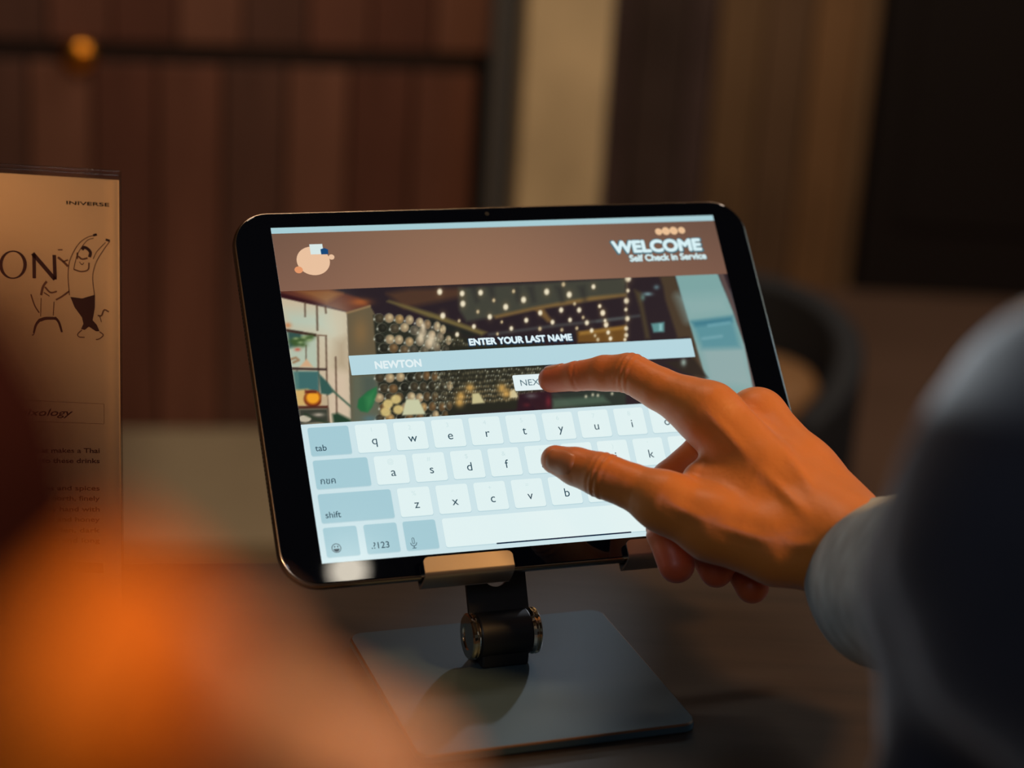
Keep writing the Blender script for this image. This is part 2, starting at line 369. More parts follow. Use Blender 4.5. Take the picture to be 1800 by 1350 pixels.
# ------------------------------------------------------------------ tablet (local frame on its screen plane)
B0 = np.array([.0289, .8439, .06]); A_ = .3512; T_ = .7548
wd = np.array([math.cos(A_), math.sin(A_), 0]); bk = np.array([-math.sin(A_), math.cos(A_), 0])
up = math.cos(T_)*Z+math.sin(T_)*bk; nn = np.cross(wd, up)
def S(u, v, w_=0.): return B0+wd*u+up*v+nn*w_
tab = thing('tablet', 'black-framed tablet showing a check-in screen and keyboard, tilted on its metal stand', 'tablet', S(0, -.0109, -.006))
U0, U1, V0, V1, CR = -.1335, .1320, -.0105, .1772, .018
rim = []
for (ins, w_) in ((.0024, -.0066), (.0008, -.0060), (0, -.0048), (0, -.0018), (.0006, -.0008), (.0012, -.0005)):
    rim.append([S(x, y, w_) for x, y in rrect(U0+ins, V0+ins, U1-ins, V1-ins, CR-ins, 12)])
b = MB(); n = len(rim[0]); V = [p for r_ in rim for p in r_]
b.add(V, [(k*n+i, k*n+(i+1) % n, (k+1)*n+(i+1) % n, (k+1)*n+i) for k in range(len(rim)-1) for i in range(n)]+[tuple(range(n-1, -1, -1)), tuple(range((len(rim)-1)*n, len(rim)*n))])
b.m = [1 if k >= len(rim)-3 else 0 for k in range(len(rim)-1) for i in range(n)]+[0, 0]
b.build('housing', [M['tablet_body'], M['rim']], tab, smooth=False, bevel=0).data.polygons.foreach_set('use_smooth', [i < n*(len(rim)-1) for i in range(n*(len(rim)-1)+2)])
gl = [[S(x, y, w_) for x, y in rrect(U0+i_, V0+i_, U1-i_, V1-i_, CR-i_, 12)] for i_, w_ in ((.0013, -.0008), (.0013, -.0002), (.0017, 0))]
b = MB(); V = [p for r_ in gl for p in r_]
b.add(V, [(k*n+i, k*n+(i+1) % n, (k+1)*n+(i+1) % n, (k+1)*n+i) for k in range(2) for i in range(n)]+[tuple(range(2*n, 3*n))])
b.build('front_glass', M['glass'], tab, label='glossy black front glass with a wide border')
b = MB()
for lo_, hi_ in ((.100, .140), (.022, .062)):
    q = lo_
    while q < hi_:
        b.cyl(S(U0+.0004, q, -.0033), S(U0-.00008, q, -.0033), .00055, 10); q += .0021
b.build('speaker_holes', M['hole'], tab, kind='stuff')
MB().cyl(S(.0-.006, V1-.0045, .00001), S(-.006, V1-.0045, .00006), .0011, 20).build('camera_dot', M['hole'], tab)
# display and what it shows
LY = .00004
def flat(name, pts, lay, rgb, parent, faces=None, kk=1.0):
    V = [S(x, y, LY*lay) for x, y in pts]; return obj(name, V, faces or [tuple(range(len(pts)))], glow(rgb, kk), parent)
X0, X1, Y1 = -.1148, .1147, .1682
disp = flat('display', [(X0, 0), (X1, 0), (X1, Y1), (X0, Y1)], 1, (204, 227, 232), tab)
flat('status_bar', [(X0, .1651), (X1, .1651), (X1, Y1), (X0, Y1)], 2, (166, 203, 210), disp)
# brown header with a soft gradient of its own
def gradmesh(name, x0, x1, y0, y1, nx, ny, lay, colf, parent, strength=1.0):
    xs = np.linspace(x0, x1, nx); ys = np.linspace(y0, y1, ny); U, V = np.meshgrid(xs, ys)
    P = B0+wd*U[..., None]+up*V[..., None]+nn*LY*lay
    px, py = project(P); C = np.clip(colf(U, V, px, py), 0, 255)
    Cl = np.concatenate([lin(C), np.ones(U.shape+(1,))], -1).reshape(-1, 4)
    i = np.arange(nx*ny).reshape(ny, nx); Fc = np.stack([i[:-1, :-1], i[:-1, 1:], i[1:, 1:], i[1:, :-1]], -1).reshape(-1, 4)
    mt = mat(name+'_light', (0, 0, 0), .12); nt = mt.node_tree; a = nt.nodes.new('ShaderNodeVertexColor'); a.layer_name = 'Col'
    bb = nt.nodes['Principled BSDF']; nt.links.new(a.outputs[0], bb.inputs['Emission Color']); bb.inputs['Emission Strength'].default_value = strength
    return obj(name, P.reshape(-1, 3), Fc, mt, parent, colors=Cl)
def header(U, V, px, py):
    t = np.exp(-((U+.02)/.09)**2); s_ = (.165-V)/.03
    return (np.array([104, 78, 66.])+t[..., None]*np.array([34, 26, 16.])+s_[..., None]*np.array([14, 8, 6.]))
gradmesh('header_banner', X0, X1, .1346, .1651, 24, 6, 2, header, disp)
# the picture of the restaurant, painted as one flat print
def painter(U, V, X, Y):
    C = np.empty(U.shape+(3,)); C[:] = (42, 33, 38)
    def mixin(mask, col): C[:] = C*(1-mask[..., None])+np.asarray(col, float)*mask[..., None]
    def poly(pts, col, soft=1.5, a=1.0):
        pts = np.array(pts, float); d = np.full(U.shape, 1e9); ins = np.zeros(U.shape, bool); n_ = len(pts)
        for i in range(n_):
            p, q = pts[i], pts[(i+1) % n_]; e = q-p; t = np.clip(((X-p[0])*e[0]+(Y-p[1])*e[1])/(e@e), 0, 1)
            d = np.minimum(d, np.hypot(X-p[0]-t*e[0], Y-p[1]-t*e[1]))
            cr = ((p[1] > Y) != (q[1] > Y)) & (X < (q[0]-p[0])*(Y-p[1])/(q[1]-p[1]+1e-9)+p[0]); ins ^= cr
        mixin(a*np.clip(.5+np.where(ins, d, -d)/(2*soft), 0, 1), col)
    def line(pts, w_, col, soft=1.2, a=1.0):
        d = np.full(U.shape, 1e9)
        for p, q in zip(pts[:-1], pts[1:]):
            p, q = np.array(p, float), np.array(q, float); e = q-p; t = np.clip(((X-p[0])*e[0]+(Y-p[1])*e[1])/(e@e), 0, 1)
            d = np.minimum(d, np.hypot(X-p[0]-t*e[0], Y-p[1]-t*e[1]))
        mixin(a*np.clip(.5+(w_/2-d)/(2*soft), 0, 1), col)
    def blob(x, y, rx, ry, col, a=1.0, hard=False, soft=.25):
        q = np.hypot((X-x)/rx, (Y-y)/ry)
        mixin(a*(np.clip((1-q)/soft+.5, 0, 1) if hard else np.exp(-q*q*1.6)), col)
    zA = lambda x, y: (490+x/5, 480+y/5)       # the three close-ups the shapes were read from
    zB = lambda x, y: (760+x/5, 480+y/5)
    zC = lambda x, y: (1050+x/5.869, 470+y/5.869)
    PA = lambda L: [zA(*p) for p in L]; PB = lambda L: [zB(*p) for p in L]; PC = lambda L: [zC(*p) for p in L]
    # ceiling
    poly(PA([(0, 150), (440, 140), (700, 215), (800, 285), (600, 345), (300, 260), (0, 180)]), (96, 52, 40), 3)
    poly(PA([(130, 150), (440, 145), (560, 180), (420, 260)]), (142, 92, 52), 5, .8)
    blob(*zA(720, 255), 22, 8, (168, 92, 46), .8); poly(PA([(0, 170), (300, 250), (600, 345), (560, 350), (240, 290), (0, 215)]), (52, 22, 26), 3)
    poly(PB([(-400, 180), (-200, 140), (250, 130), (300, 200), (0, 260), (-250, 310)]), (92, 62, 42), 6, .7)
    poly(PB([(230, 130), (1700, 40), (1700, 190), (950, 300), (560, 385), (300, 425), (240, 330)]), (70, 72, 60), 4, .85)
    poly(PB([(540, 375), (880, 300), (1400, 205), (1700, 180), (1700, 205), (1400, 245), (900, 325), (560, 400)]), (132, 102, 58), 3, .85)
    poly(PB([(900, 320), (980, 315), (1060, 430), (1010, 430)]), (122, 92, 52), 3, .85)
    for x in (330, 480, 700, 830, 1080, 1280): poly(PB([(x, 120), (x+60, 110), (x+80, 250), (x+50, 260)]), (44, 42, 42), 5, .55)
    poly(PB([(-400, 250), (-380, 240), (0, 350), (480, 520), (430, 550), (0, 400)]), (118, 104, 60), 3, .85)
    poly(PB([(-60, 400), (0, 400), (420, 545), (330, 560), (-40, 470)]), (36, 38, 34), 3)
    line(PB([(500, 540), (1100, 460), (1700, 395)]), 4, (84, 86, 84), 3, .7)
    poly(PB([(1270, 520), (1700, 460), (1700, 610), (1280, 610)]), (108, 74, 34), 3); poly(PB([(1290, 515), (1700, 465), (1700, 490), (1300, 545)]), (164, 122, 56), 3, .8)
    line(PC([(0, 555), (230, 525), (430, 500)]), 3, (84, 92, 92), 3, .7)
    # right-hand side of the room
    poly(PC([(640, 90), (800, 80), (1140, 1140), (1000, 1140), (940, 720), (830, 730), (700, 330), (680, 200)]), (72, 58, 44), 3)
    poly(PC([(380, 230), (450, 260), (490, 480), (540, 730), (500, 730), (440, 420)]), (82, 70, 46), 4, .8)
    blob(*zC(520, 275), 10, 4, (120, 152, 156), .9); blob(*zC(610, 205), 6, 5, (100, 128, 134), .8); blob(*zC(470, 310), 5, 7, (96, 128, 120), .8)
    poly(PC([(555, 580), (690, 565), (690, 665), (580, 670)]), (92, 142, 142), 2); poly(PC([(640, 585), (665, 585), (665, 650), (640, 650)]), (142, 190, 190), 2)
    poly(PC([(800, 70), (1240, 60), (1400, 450), (1520, 800), (1630, 1350), (1180, 1350)]), (124, 164, 162), 1.6)
    poly(PC([(830, 300), (1330, 280), (1400, 480), (930, 540)]), (140, 172, 170), 14, .8)
    poly(PC([(1060, 830), (1510, 800), (1620, 1250), (1150, 1200)]), (146, 170, 170), 10, .8)
    poly(PC([(970, 560), (1390, 505), (1480, 830), (1080, 840)]), (80, 138, 150), 6, .8)
    poly(PC([(970, 560), (1390, 508), (1395, 560), (1010, 610)]), (52, 112, 130), 4, .7)
    line(PC([(1150, 600), (1360, 570)]), 4, (120, 172, 182), 3, .7); line(PC([(1090, 735), (1280, 710)]), 4, (126, 172, 180), 3, .7)
    poly(PC([(1300, 60), (1420, 400), (1700, 1350), (1630, 1350), (1520, 800), (1400, 450), (1245, 62)]), (88, 72, 70), 2)
    # left: pale wall, shelf
    poly(PA([(10, 215), (600, 345), (640, 1330), (200, 1330), (100, 800)]), (198, 182, 154), 1.5)
    poly(PA([(60, 330), (420, 340), (460, 520), (60, 490)]), (176, 196, 180), 14, .75); blob(*zA(470, 470), 40, 60, (206, 208, 186), .5)
    poly(PA([(500, 600), (600, 560), (610, 860), (500, 830)]), (166, 146, 118), 10, .6); poly(PA([(440, 860), (610, 880), (630, 1300), (450, 1300)]), (214, 190, 166), 10, .6)
    poly(PA([(75, 510), (330, 545), (340, 830), (110, 830)]), (178, 190, 170), 3); poly(PA([(72, 505), (200, 520), (210, 620), (90, 660)]), (52, 82, 76), 4)
    for p, w_ in (([(230, 260), (232, 380)], 3), ([(335, 290), (340, 500)], 3.5), ([(410, 300), (415, 350)], 3), ([(240, 640), (240, 760)], 2), ([(345, 560), (350, 1060)], 3.4), ([(415, 560), (425, 1060), (440, 1300)], 3), ([(500, 740), (510, 1240)], 3), ([(160, 860), (175, 1030)], 3)):
        line(PA(p), w_, (84, 62, 48), 1.5, .8)
    poly(PA([(60, 490), (330, 535), (330, 560), (66, 515)]), (62, 42, 34)); line(PA([(330, 545), (420, 550)]), 2, (110, 84, 66)); poly(PA([(110, 828), (420, 838), (420, 856), (112, 850)]), (56, 40, 36))
    for x, y, r in ((130, 600, 11), (170, 590, 12), (210, 590, 11), (250, 570, 10), (285, 560, 8), (210, 630, 10), (150, 625, 9)): blob(*zA(x, y), r, 6, (64, 88, 44), .85)
    for x, y in ((150, 575), (220, 565), (270, 590), (190, 610)): blob(*zA(x, y), 6, 3, (142, 162, 110), .8)
    blob(*zA(165, 672), 7, 4, (188, 92, 72), .9); blob(*zA(80, 460), 8, 6, (196, 130, 86), .9)
    line(PA([(100, 760), (150, 745), (175, 765), (130, 785)]), 4, (150, 118, 86), 2)
    poly(PA([(185, 825), (245, 755), (300, 825)]), (206, 166, 128), 2)
    poly(PA([(120, 860), (345, 865), (350, 1040), (145, 1030)]), (78, 118, 112), 3); poly(PA([(175, 870), (345, 870), (345, 1030), (180, 1030)]), (62, 104, 102), 2)
    poly(PA([(145, 1030), (250, 1020), (380, 1070), (380, 1160), (160, 1170)]), (206, 170, 104), 3)
    blob(*zA(300, 1105), 16, 15, (112, 44, 24), 1, True); blob(*zA(300, 1095), 12, 11, (236, 158, 40), 1, True, .5); poly(PA([(230, 1030), (330, 1035), (330, 1055), (230, 1055)]), (96, 34, 26), 2)
    poly(PA([(375, 1085), (430, 1085), (430, 1165), (375, 1165)]), (188, 168, 136), 2)
    poly(PA([(165, 1168), (430, 1165), (432, 1190), (170, 1195)]), (82, 42, 32)); poly(PA([(175, 1195), (430, 1190), (440, 1310), (190, 1330)]), (58, 60, 50), 3)
    blob(*zA(230, 1280), 11, 6, (188, 178, 156), 1, True); blob(*zA(350, 1245), 12, 4, (176, 164, 146), .9)
    poly(PA([(350, 880), (430, 960), (490, 1040), (440, 1070), (370, 1060)]), (52, 88, 80), 2); line(PA([(470, 1030), (560, 1110), (640, 1180)]), 3.4, (72, 96, 78), 1.5)
    line(PA([(230, 1240), (340, 1290), (440, 1320)]), 4, (46, 58, 42), 2); poly(PA([(470, 1240), (520, 1230), (640, 1290), (640, 1330), (480, 1320)]), (36, 62, 44), 3)
    # grey corner pier
    poly(PA([(600, 345), (800, 285), (850, 370), (900, 1330), (640, 1330)]), (100, 88, 66), 1.5)
    blob(*zA(720, 520), 18, 34, (134, 104, 66), .7); line(PA([(600, 350), (800, 290)]), 3, (150, 120, 84), 2)
    poly(PA([(640, 900), (870, 890), (890, 1320), (640, 1320)]), (92, 100, 84), 6, .8); poly(PA([(730, 900), (870, 890), (860, 1120), (740, 1130)]), (72, 84, 76), 8, .7)
    # wall of discs
    poly(PA([(830, 370), (1000, 400), (1250, 480), (1550, 600), (1550, 1300), (900, 1320)]), (42, 44, 36), 2)
    poly(PB([(-40, 470), (300, 560), (420, 620), (980, 620), (1000, 1000), (760, 1200), (-60, 1260)]), (40, 40, 32), 4)
    r2 = np.random.default_rng(7)
    sh = [(58, 54, 42), (120, 92, 60), (96, 78, 54), (176, 142, 92), (74, 66, 50), (196, 168, 128), (44, 44, 36)]
    for j, y in enumerate(range(395, 1300, 88)):
        for i in range(8):
            x = 880+i*(96-i*2)+(j % 2)*40+r2.normal()*7; y0_ = y; y = y+r2.normal()*6; yy = y+i*i*2.2 if y < 700 else y-i*3
            if 690 < yy < 870: continue
            warm = math.exp(-((x-1300)/220)**2-((yy-560)/140)**2)
            cc_ = np.array(sh[r2.integers(7)])*(1-warm*.6)+np.array([214, 192, 160])*warm*.6
            blob(*zA(x, yy), 9.5-i*.5, 8.8, (120, 118, 100), .55, True, .12); blob(*zA(x+4, yy+2), 8.3-i*.5, 7.8, cc_*.75, 1, True, .3); blob(*zA(x+10, yy-6), 5-i*.3, 5, np.minimum(cc_*1.3, 240), .6); y = y0_; blob(*zA(x-40, yy+10), 2.2, 2.6, (206, 208, 190), .85)
    for j in range(15):
        for i in range(46):
            x = 20+i*21+(j % 2)*10; y = 560+j*42+(r2.random()-.5)*14-i*1.2
            if y < 520+x*.12+40 or 640 < y < 850-i*.6: continue
            y += .0
            wm = math.exp(-((x-380)/170)**2-((y-1090)/100)**2)+math.exp(-((x-690)/120)**2-((y-1050)/90)**2)
            c0 = np.array([108, 102, 78.])*(.45+.8*r2.random())*(1-.5*min(wm, 1))+np.array([214, 172, 110.])*min(wm, 1)*.55
            blob(*zB(x, y), 2.1, 3.4, c0, .8)
            if r2.random() < .45: blob(*zB(x+4, y-10), 1.2, 1.6, (188, 190, 166), .8)
    for x, y, rx, ry in ((1340, 590, 13, 18), (1250, 560, 9, 12), (1270, 470, 5, 9)): blob(*zA(x, y), rx, ry, (232, 214, 180), .85)
    for x, y in ((1030, 1110), (960, 1150), (1050, 1200), (940, 1220)): blob(*zA(x, y), 9, 8, (214, 190, 122), .9, True, .5)
    # lamps
    poly(PA([(1120, 1110), (1230, 1110), (1290, 1240), (1085, 1250)]), (198, 200, 164), 1.6); blob(*zA(1180, 1085), 4, 5, (206, 190, 150), .9)
    poly(PB([(350, 1060), (410, 1055), (460, 1140), (350, 1150)]), (196, 186, 138), 1.6); poly(PB([(680, 1040), (720, 1020), (760, 1090), (680, 1100)]), (206, 192, 148), 1.6)
    for x, y in ((250, 1080), (330, 1010), (240, 1140), (610, 1010), (650, 1060)): blob(*zB(x, y), 9, 9, (222, 170, 88), .8)
    # green leaf
    poly(PA([(690, 1180), (700, 1110), (780, 1040), (860, 1000), (862, 1060), (820, 1180), (780, 1225), (720, 1215)]), (38, 104, 62), 2)
    poly(PA([(760, 1090), (850, 1020), (830, 1140), (780, 1210)]), (60, 132, 78), 5, .7); blob(*zA(800, 1280), 16, 8, (82, 112, 118), .8)
    # lower strip to the right
    poly(PB([(760, 1060), (1060, 1030), (1060, 1200), (740, 1220)]), (46, 26, 34), 3); blob(*zB(870, 1080), 12, 5, (96, 90, 92), .8); blob(*zB(1020, 1130), 6, 12, (112, 36, 46), .8); blob(*zB(830, 1160), 8, 5, (84, 34, 40), .8)
    poly(PB([(1050, 1060), (1700, 1000), (1700, 1170), (1060, 1200)]), (44, 52, 46), 3); poly(PB([(1060, 1110), (1500, 1080), (1560, 1140), (1060, 1190)]), (74, 94, 78), 4, .9)
    for x, y in ((1350, 1085), (1410, 1070), (1455, 1075), (1580, 1060)): blob(*zB(x, y), 3, 3.5, (206, 200, 170), .9)
    poly(PC([(700, 980), (1000, 940), (1140, 1140), (900, 1090)]), (44, 38, 34), 3); blob(*zC(890, 980), 6, 8, (150, 168, 158), .9)
    # hanging bulbs
    for x, y, r in ((65, 165, 5), (262, 180, 4.6), (424, 172, 4.6), (268, 270, 5), (92, 375, 5), (365, 470, 3.8), (218, 540, 3.8), (505, 385, 4.4), (645, 298, 5), (802, 235, 5), (1005, 165, 5), (1203, 190, 5), (1416, 120, 3.8), (1152, 100, 3.4), (948, 350, 4.2), (825, 415, 4), (694, 487, 3.6), (1056, 432, 3.8), (1132, 325, 4.2), (1290, 325, 4.2), (1497, 350, 4.4), (1210, 412, 3.6), (1358, 437, 4), (1527, 452, 4.2), (1400, 505, 3.6), (1545, 520, 3.4), (1430, 550, 2.6), (1455, 585, 3), (1565, 575, 3.2), (1270, 485, 2.8), (1138, 500, 2.8), (945, 490, 3.2), (235, 420, 2.6), (400, 340, 3), (540, 240, 3), (714, 160, 3), (1250, 270, 2.8), (1470, 290, 2.8), (1325, 390, 2.6), (572, 535, 2.4), (610, 430, 2.4), (80, 500, 3)):
        wm = (238, 226, 196) if r > 3.5 else (196, 176, 138)
        blob(*zB(x, y), r*1.7, r*2.3, (150, 122, 80), .35); blob(*zB(x, y), r*.85, r*1.05, wm, .97, True, .8)
    for x, y, r in ((317, 115, 6), (300, 345, 5), (310, 530, 4.5), (298, 630, 4), (298, 700, 4), (315, 240, 3.4), (295, 435, 3.2), (285, 745, 3), (57, 470, 4.4), (90, 595, 4), (25, 400, 3), (80, 550, 3), (112, 672, 3.4), (135, 735, 3.4)):
        blob(*zC(x, y), r*1.7, r*2.2, (150, 122, 80), .35); blob(*zC(x, y), r*.8, r*.95, (240, 226, 196), .97, True, .8)
    line(PC([(310, 100), (295, 760)]), 1.5, (150, 130, 90), 2, .35)
    return C
gradmesh('room_picture', X0, X1, .0666, .1346, 470, 140, 2, painter, disp)
flat('keyboard_background', [(X0, 0), (X1, 0), (X1, .0668), (X0, .0668)], 3, (204, 227, 232), disp)
flat('name_field', rrect(-.0874, .0899, .0866, .0999, .0003, 2), 4, (180, 213, 222), disp)
V_, F_ = text2d('NEWTON', -.0754, .0926, width=.0222, height=.0037, bold=.06); flat('field_text', V_, 5, (222, 236, 238), disp, F_)
V_, F_ = text2d('ENTER YOUR LAST NAME', -.0276, .1022, width=.0520, height=.0033, bold=.07); flat('prompt_text', V_, 5, (222, 240, 246), disp, F_)
V2, F2 = text2d('ENTER YOUR LAST NAME', -.0279, .1018, width=.0526, height=.0036, bold=.12); flat('prompt_text_shadow', V2, 4, (30, 62, 88), disp, F2)
b = MB(); b.add([S(x, y, LY*4) for x, y in rrect(-.0096, .0772, .0165, .0854, .0008, 4)], [tuple(range(20))], 0)
V_, F_ = text2d('NEXT', -.0062, .0797, width=.0125, height=.0032); b.add([S(x, y, LY*5) for x, y in V_], F_, 1)
b.build('next_button', [glow((226, 240, 242)), glow((70, 104, 116))], disp)
# logo of a pale disc, two squares and two dots
Lg = MB(); gm = [glow((232, 192, 158)), glow((214, 230, 228)), glow((16, 70, 118)), glow((226, 150, 104))]
for pts, lay, mi in ((circ(-.0968, .1500, .0080, .0076, 36), 3, 0), ([(-.0975, .1534), (-.0912, .1534), (-.0912, .1588), (-.0975, .1588)], 4, 1), ([(-.0925, .1532), (-.0890, .1532), (-.0888, .1557), (-.0905, .1566), (-.0925, .1560)], 5, 2), (circ(-.0877, .1517, .0014), 3, 0), (circ(-.1045, .1455, .0020, .0018), 4, 3)):
    Lg.add([S(x, y, LY*lay) for x, y in pts], [tuple(range(len(pts)))], mi)
Lg.build('logo', gm, disp)
for x, y, r in ((.0828, .1597, .0019), (.0868, .1599, .0022), (.0911, .1600, .0022), (.0955, .1601, .0019)): flat('header_dot', circ(x, y, r, r), 3, (232, 190, 148), disp)
V_, F_ = text2d('WELCOME', .0562, .1487, width=.0476, height=.0062, bold=.085); flat('welcome_text', V_, 5, (212, 236, 240), disp, F_)
V_, F_ = text2d('WELCOME', .0557, .1482, width=.0486, height=.0068, bold=.13); flat('welcome_text_shadow', V_, 4, (66, 112, 124), disp, F_)
V_, F_ = text2d('Self Check in Service', .0640, .1436, width=.0413, height=.0034, bold=.075); flat('subtitle_text', V_, 5, (206, 228, 230), disp, F_)
V_, F_ = text2d('Self Check in Service', .0636, .1433, width=.0420, height=.0037, bold=.08); flat('subtitle_text_shadow', V_, 4, (96, 112, 114), disp, F_)
# keyboard
LET, GREY, TXT, GAP = glow((224, 241, 241)), glow((164, 202, 212)), glow((34, 70, 86)), glow((184, 212, 219))
HINT = glow((206, 228, 229)); GTX = glow((30, 60, 76))
def key(x0, y1, wk, face, txt=None, hint=None, small=False, hk=.0139):
    b = MB(); y0 = y1-hk
    sh_ = rrect(x0-.0001, y0-.0004, x0+wk+.0001, y1, .0011, 4); b.add([S(x, y, LY*4) for x, y in sh_], [tuple(range(len(sh_)))], 3)
    r_ = rrect(x0, y0, x0+wk, y1, .0011, 4); b.add([S(x, y, LY*5) for x, y in r_], [tuple(range(len(r_)))], 0)
    if txt and not small:
        V_, F_ = text2d(txt, x0+wk*.54, y0+.0038, height=.0042, align='C'); b.add([S(x, y, LY*6) for x, y in V_], F_, 1)
        if hint:
            V_, F_ = text2d(hint, x0+wk*.5, y0+.0100, height=.0022, align='C'); b.add([S(x, y, LY*6) for x, y in V_], F_, 2)
    if txt and small:
        V_, F_ = text2d(txt, x0+.0022, y0+.0023, height=.0030, bold=.008); b.add([S(x, y, LY*6) for x, y in V_], F_, 1)
    return b.build('touch_key', [face, TXT if not small else GTX, HINT, GAP], disp)
PT = .01822
key(-.1121, .0650, .0190, GREY, 'tab', small=True)
for i, (c, h_) in enumerate(zip('qwertyuiop', '1234567890')): key(-.0901+i*PT, .0650, .0153, LET, c, h_)
key(-.0901+10*PT, .0650, X1-.0025-(-.0901+10*PT), GREY)
key(-.1120, .0489, .0254, GREY, 'กขค', small=True)
for i, (c, h_) in enumerate(zip('asdfghjkl', '@#$&*()\'"')): key(-.0837+i*PT, .0489, .0153, LET, c, h_)
key(-.0837+9*PT, .0489, X1-.0025-(-.0837+9*PT), GREY, 'return', small=True)
key(-.1121, .0326, .0338, GREY, 'shift', small=True)
for i, (c, h_) in enumerate(zip('zxcvbnm,.', '%-+=/;:!?')): key(-.0753+i*PT, .0326, .0153, LET, c, h_)
key(-.0753+9*PT, .0326, X1-.0025-(-.0753+9*PT), GREY, 'shift', small=True)
for i in range(3): 
    x0 = (-.1121, -.0935, -.0753)[i]
    o_ = key(x0, .0165, .0153, GREY, (None, '.?123', None)[i], small=True)
key(-.0568, .0165, .1110, LET)
key(.0572, .0165, .0262, GREY, '.?123', small=True); key(.0864, .0165, .0258, GREY)
# face symbol, microphone symbol, home bar
b = MB(); P_, Q_ = ring2(-.1073, .0066, .0022, .0022, .00035); b.add([S(x, y, LY*6) for x, y in P_], Q_)
for x in (-.1080, -.1066): p_ = circ(x, .0073, .00032, .00042, 12); b.add([S(a, c, LY*6) for a, c in p_], [tuple(range(12))])
p_ = [(-.1073+.0014*math.cos(t), .0063+.0014*math.sin(t)) for t in np.linspace(math.pi, 2*math.pi, 12)]; b.add([S(a, c, LY*6) for a, c in p_], [tuple(range(12))])
b.build('face_symbol', GTX, disp)
b = MB(); p_ = rrect(-.0723, .0055, -.0711, .0086, .0006, 5); P_ = [(x, y) for x, y in p_]; q_ = rrect(-.07205, .00575, -.07135, .00835, .00035, 5); nq = len(p_)
b.add([S(x, y, LY*6) for x, y in P_+q_], [(i, (i+1) % nq, (i+1) % nq+nq, i+nq) for i in range(nq)])
V_, F_ = stroke([(-.0717+.0014*math.cos(t), .0062+.0016*math.sin(t)) for t in np.linspace(math.pi, 2*math.pi, 14)], .00032); b.add([S(x, y, LY*6) for x, y in V_], F_)
V_, F_ = stroke([(-.0717, .0046), (-.0717, .0037)], .00032); b.add([S(x, y, LY*6) for x, y in V_], F_); V_, F_ = stroke([(-.0726, .0036), (-.0708, .0036)], .00032); b.add([S(x, y, LY*6) for x, y in V_], F_)
b.build('microphone_symbol', GTX, disp)
flat('home_bar', rrect(-.0330, .0021, .0335, .0028, .00035, 4), 7, (10, 34, 60), disp)

# ------------------------------------------------------------------ tablet stand
bc = np.array([.0105, .8151, 0]); bang = .3582; bx_ = np.array([math.cos(bang), math.sin(bang), 0]); by_ = np.array([-math.sin(bang), math.cos(bang), 0])
st = thing('tablet_stand', 'grey metal tablet stand with square base plate and chrome hinge ends', 'stand', bc)
W_, D_ = .1284, .1186
rows = []
for ins, z in ((.0006, .0006), (0, .0012), (0, .0042), (.0003, .0047), (.0008, .0050)): rows.append([bc+bx_*x+by_*y+Z*z for x, y in rrect(-W_/2+ins, -D_/2+ins, W_/2-ins, D_/2-ins, .007-ins, 8)])
n = len(rows[0]); b = MB(); nf = 0
V = [p for r_ in rows for p in r_]
for kq in range(4): b.add(V if kq == 0 else [], [], 0)
fc = [(kq*n+i, kq*n+(i+1) % n, (kq+1)*n+(i+1) % n, (kq+1)*n+i) for kq in range(4) for i in range(n)]
b.f = fc+[tuple(range(n-1, -1, -1)), tuple(range(4*n, 5*n))]; b.m = [1 if kq >= 2 else 0 for kq in range(4) for i in range(n)]+[0, 0]
b.build('base_plate', [M['alu'], M['alu_edge']], st)
MB().box(bc-bx_*.05-by_*.045, bx_*.1, by_*.09, Z*.0006).build('rubber_pad', M['cord'], st)
hc = np.array([.0022, .8310, .0185]); hx = wd
MB().cyl(hc-hx*.0125, hc+hx*.0125, .0105, 48).build('hinge_barrel', M['black_metal'], st, bevel=.0008)
MB().box(hc-hx*.0115-bk*.008-Z*.0135, hx*.023, bk*.016, Z*.008).build('hinge_foot', M['black_metal'], st, bevel=.0015)
for sg in (-1, 1):
    MB().lathe(hc+hx*sg*.0126, hx*sg, [(0, .0100), (.0012, .0108), (.0016, .0108), (.0018, .0098), (.0026, .0098), (.0028, .0108), (.0036, .0108), (.0042, .0100), (.0043, .0062), (.0037, .0058), (.0037, .001)], 48).build('hinge_cap', M['chrome'], st, smooth=False, label='polished chrome hinge end cap').data.polygons.foreach_set('use_smooth', [False]*(10*48+2))
# neck plate with a round-ended cable slot, from the hinge up behind the tablet
nb = hc+Z*.004+bk*.002; ntp = S(-.016, .020, -.0120); ax_ = ntp-nb; ax_ = ax_-wd*(ax_@wd); Ln = np.linalg.norm(ax_); ax_ /= Ln; nw = np.cross(wd, ax_)
def neck(x, y, z): return nb+wd*x+ax_*y+nw*z
outer = rrect(-.0145, 0, .0145, Ln+.012, .0015, 5); inner = rrect(-.0065, .017, .0065, Ln-.002, .0065, 5); no = len(outer)
b = MB()
for zz in (0, -.0025): b.add([neck(x, y, zz) for x, y in outer+inner], [])
f_ = []
for i in range(no):
    j = (i+1) % no; f_ += [(i, j, j+no, i+no), (j+2*no, i+2*no, i+3*no, j+3*no), (j, i, i+2*no, j+2*no), (i+no, j+no, j+3*no, i+3*no)]
b.f = f_; b.m = [0]*len(f_); b.build('neck', M['black_metal'], st, smooth=False)
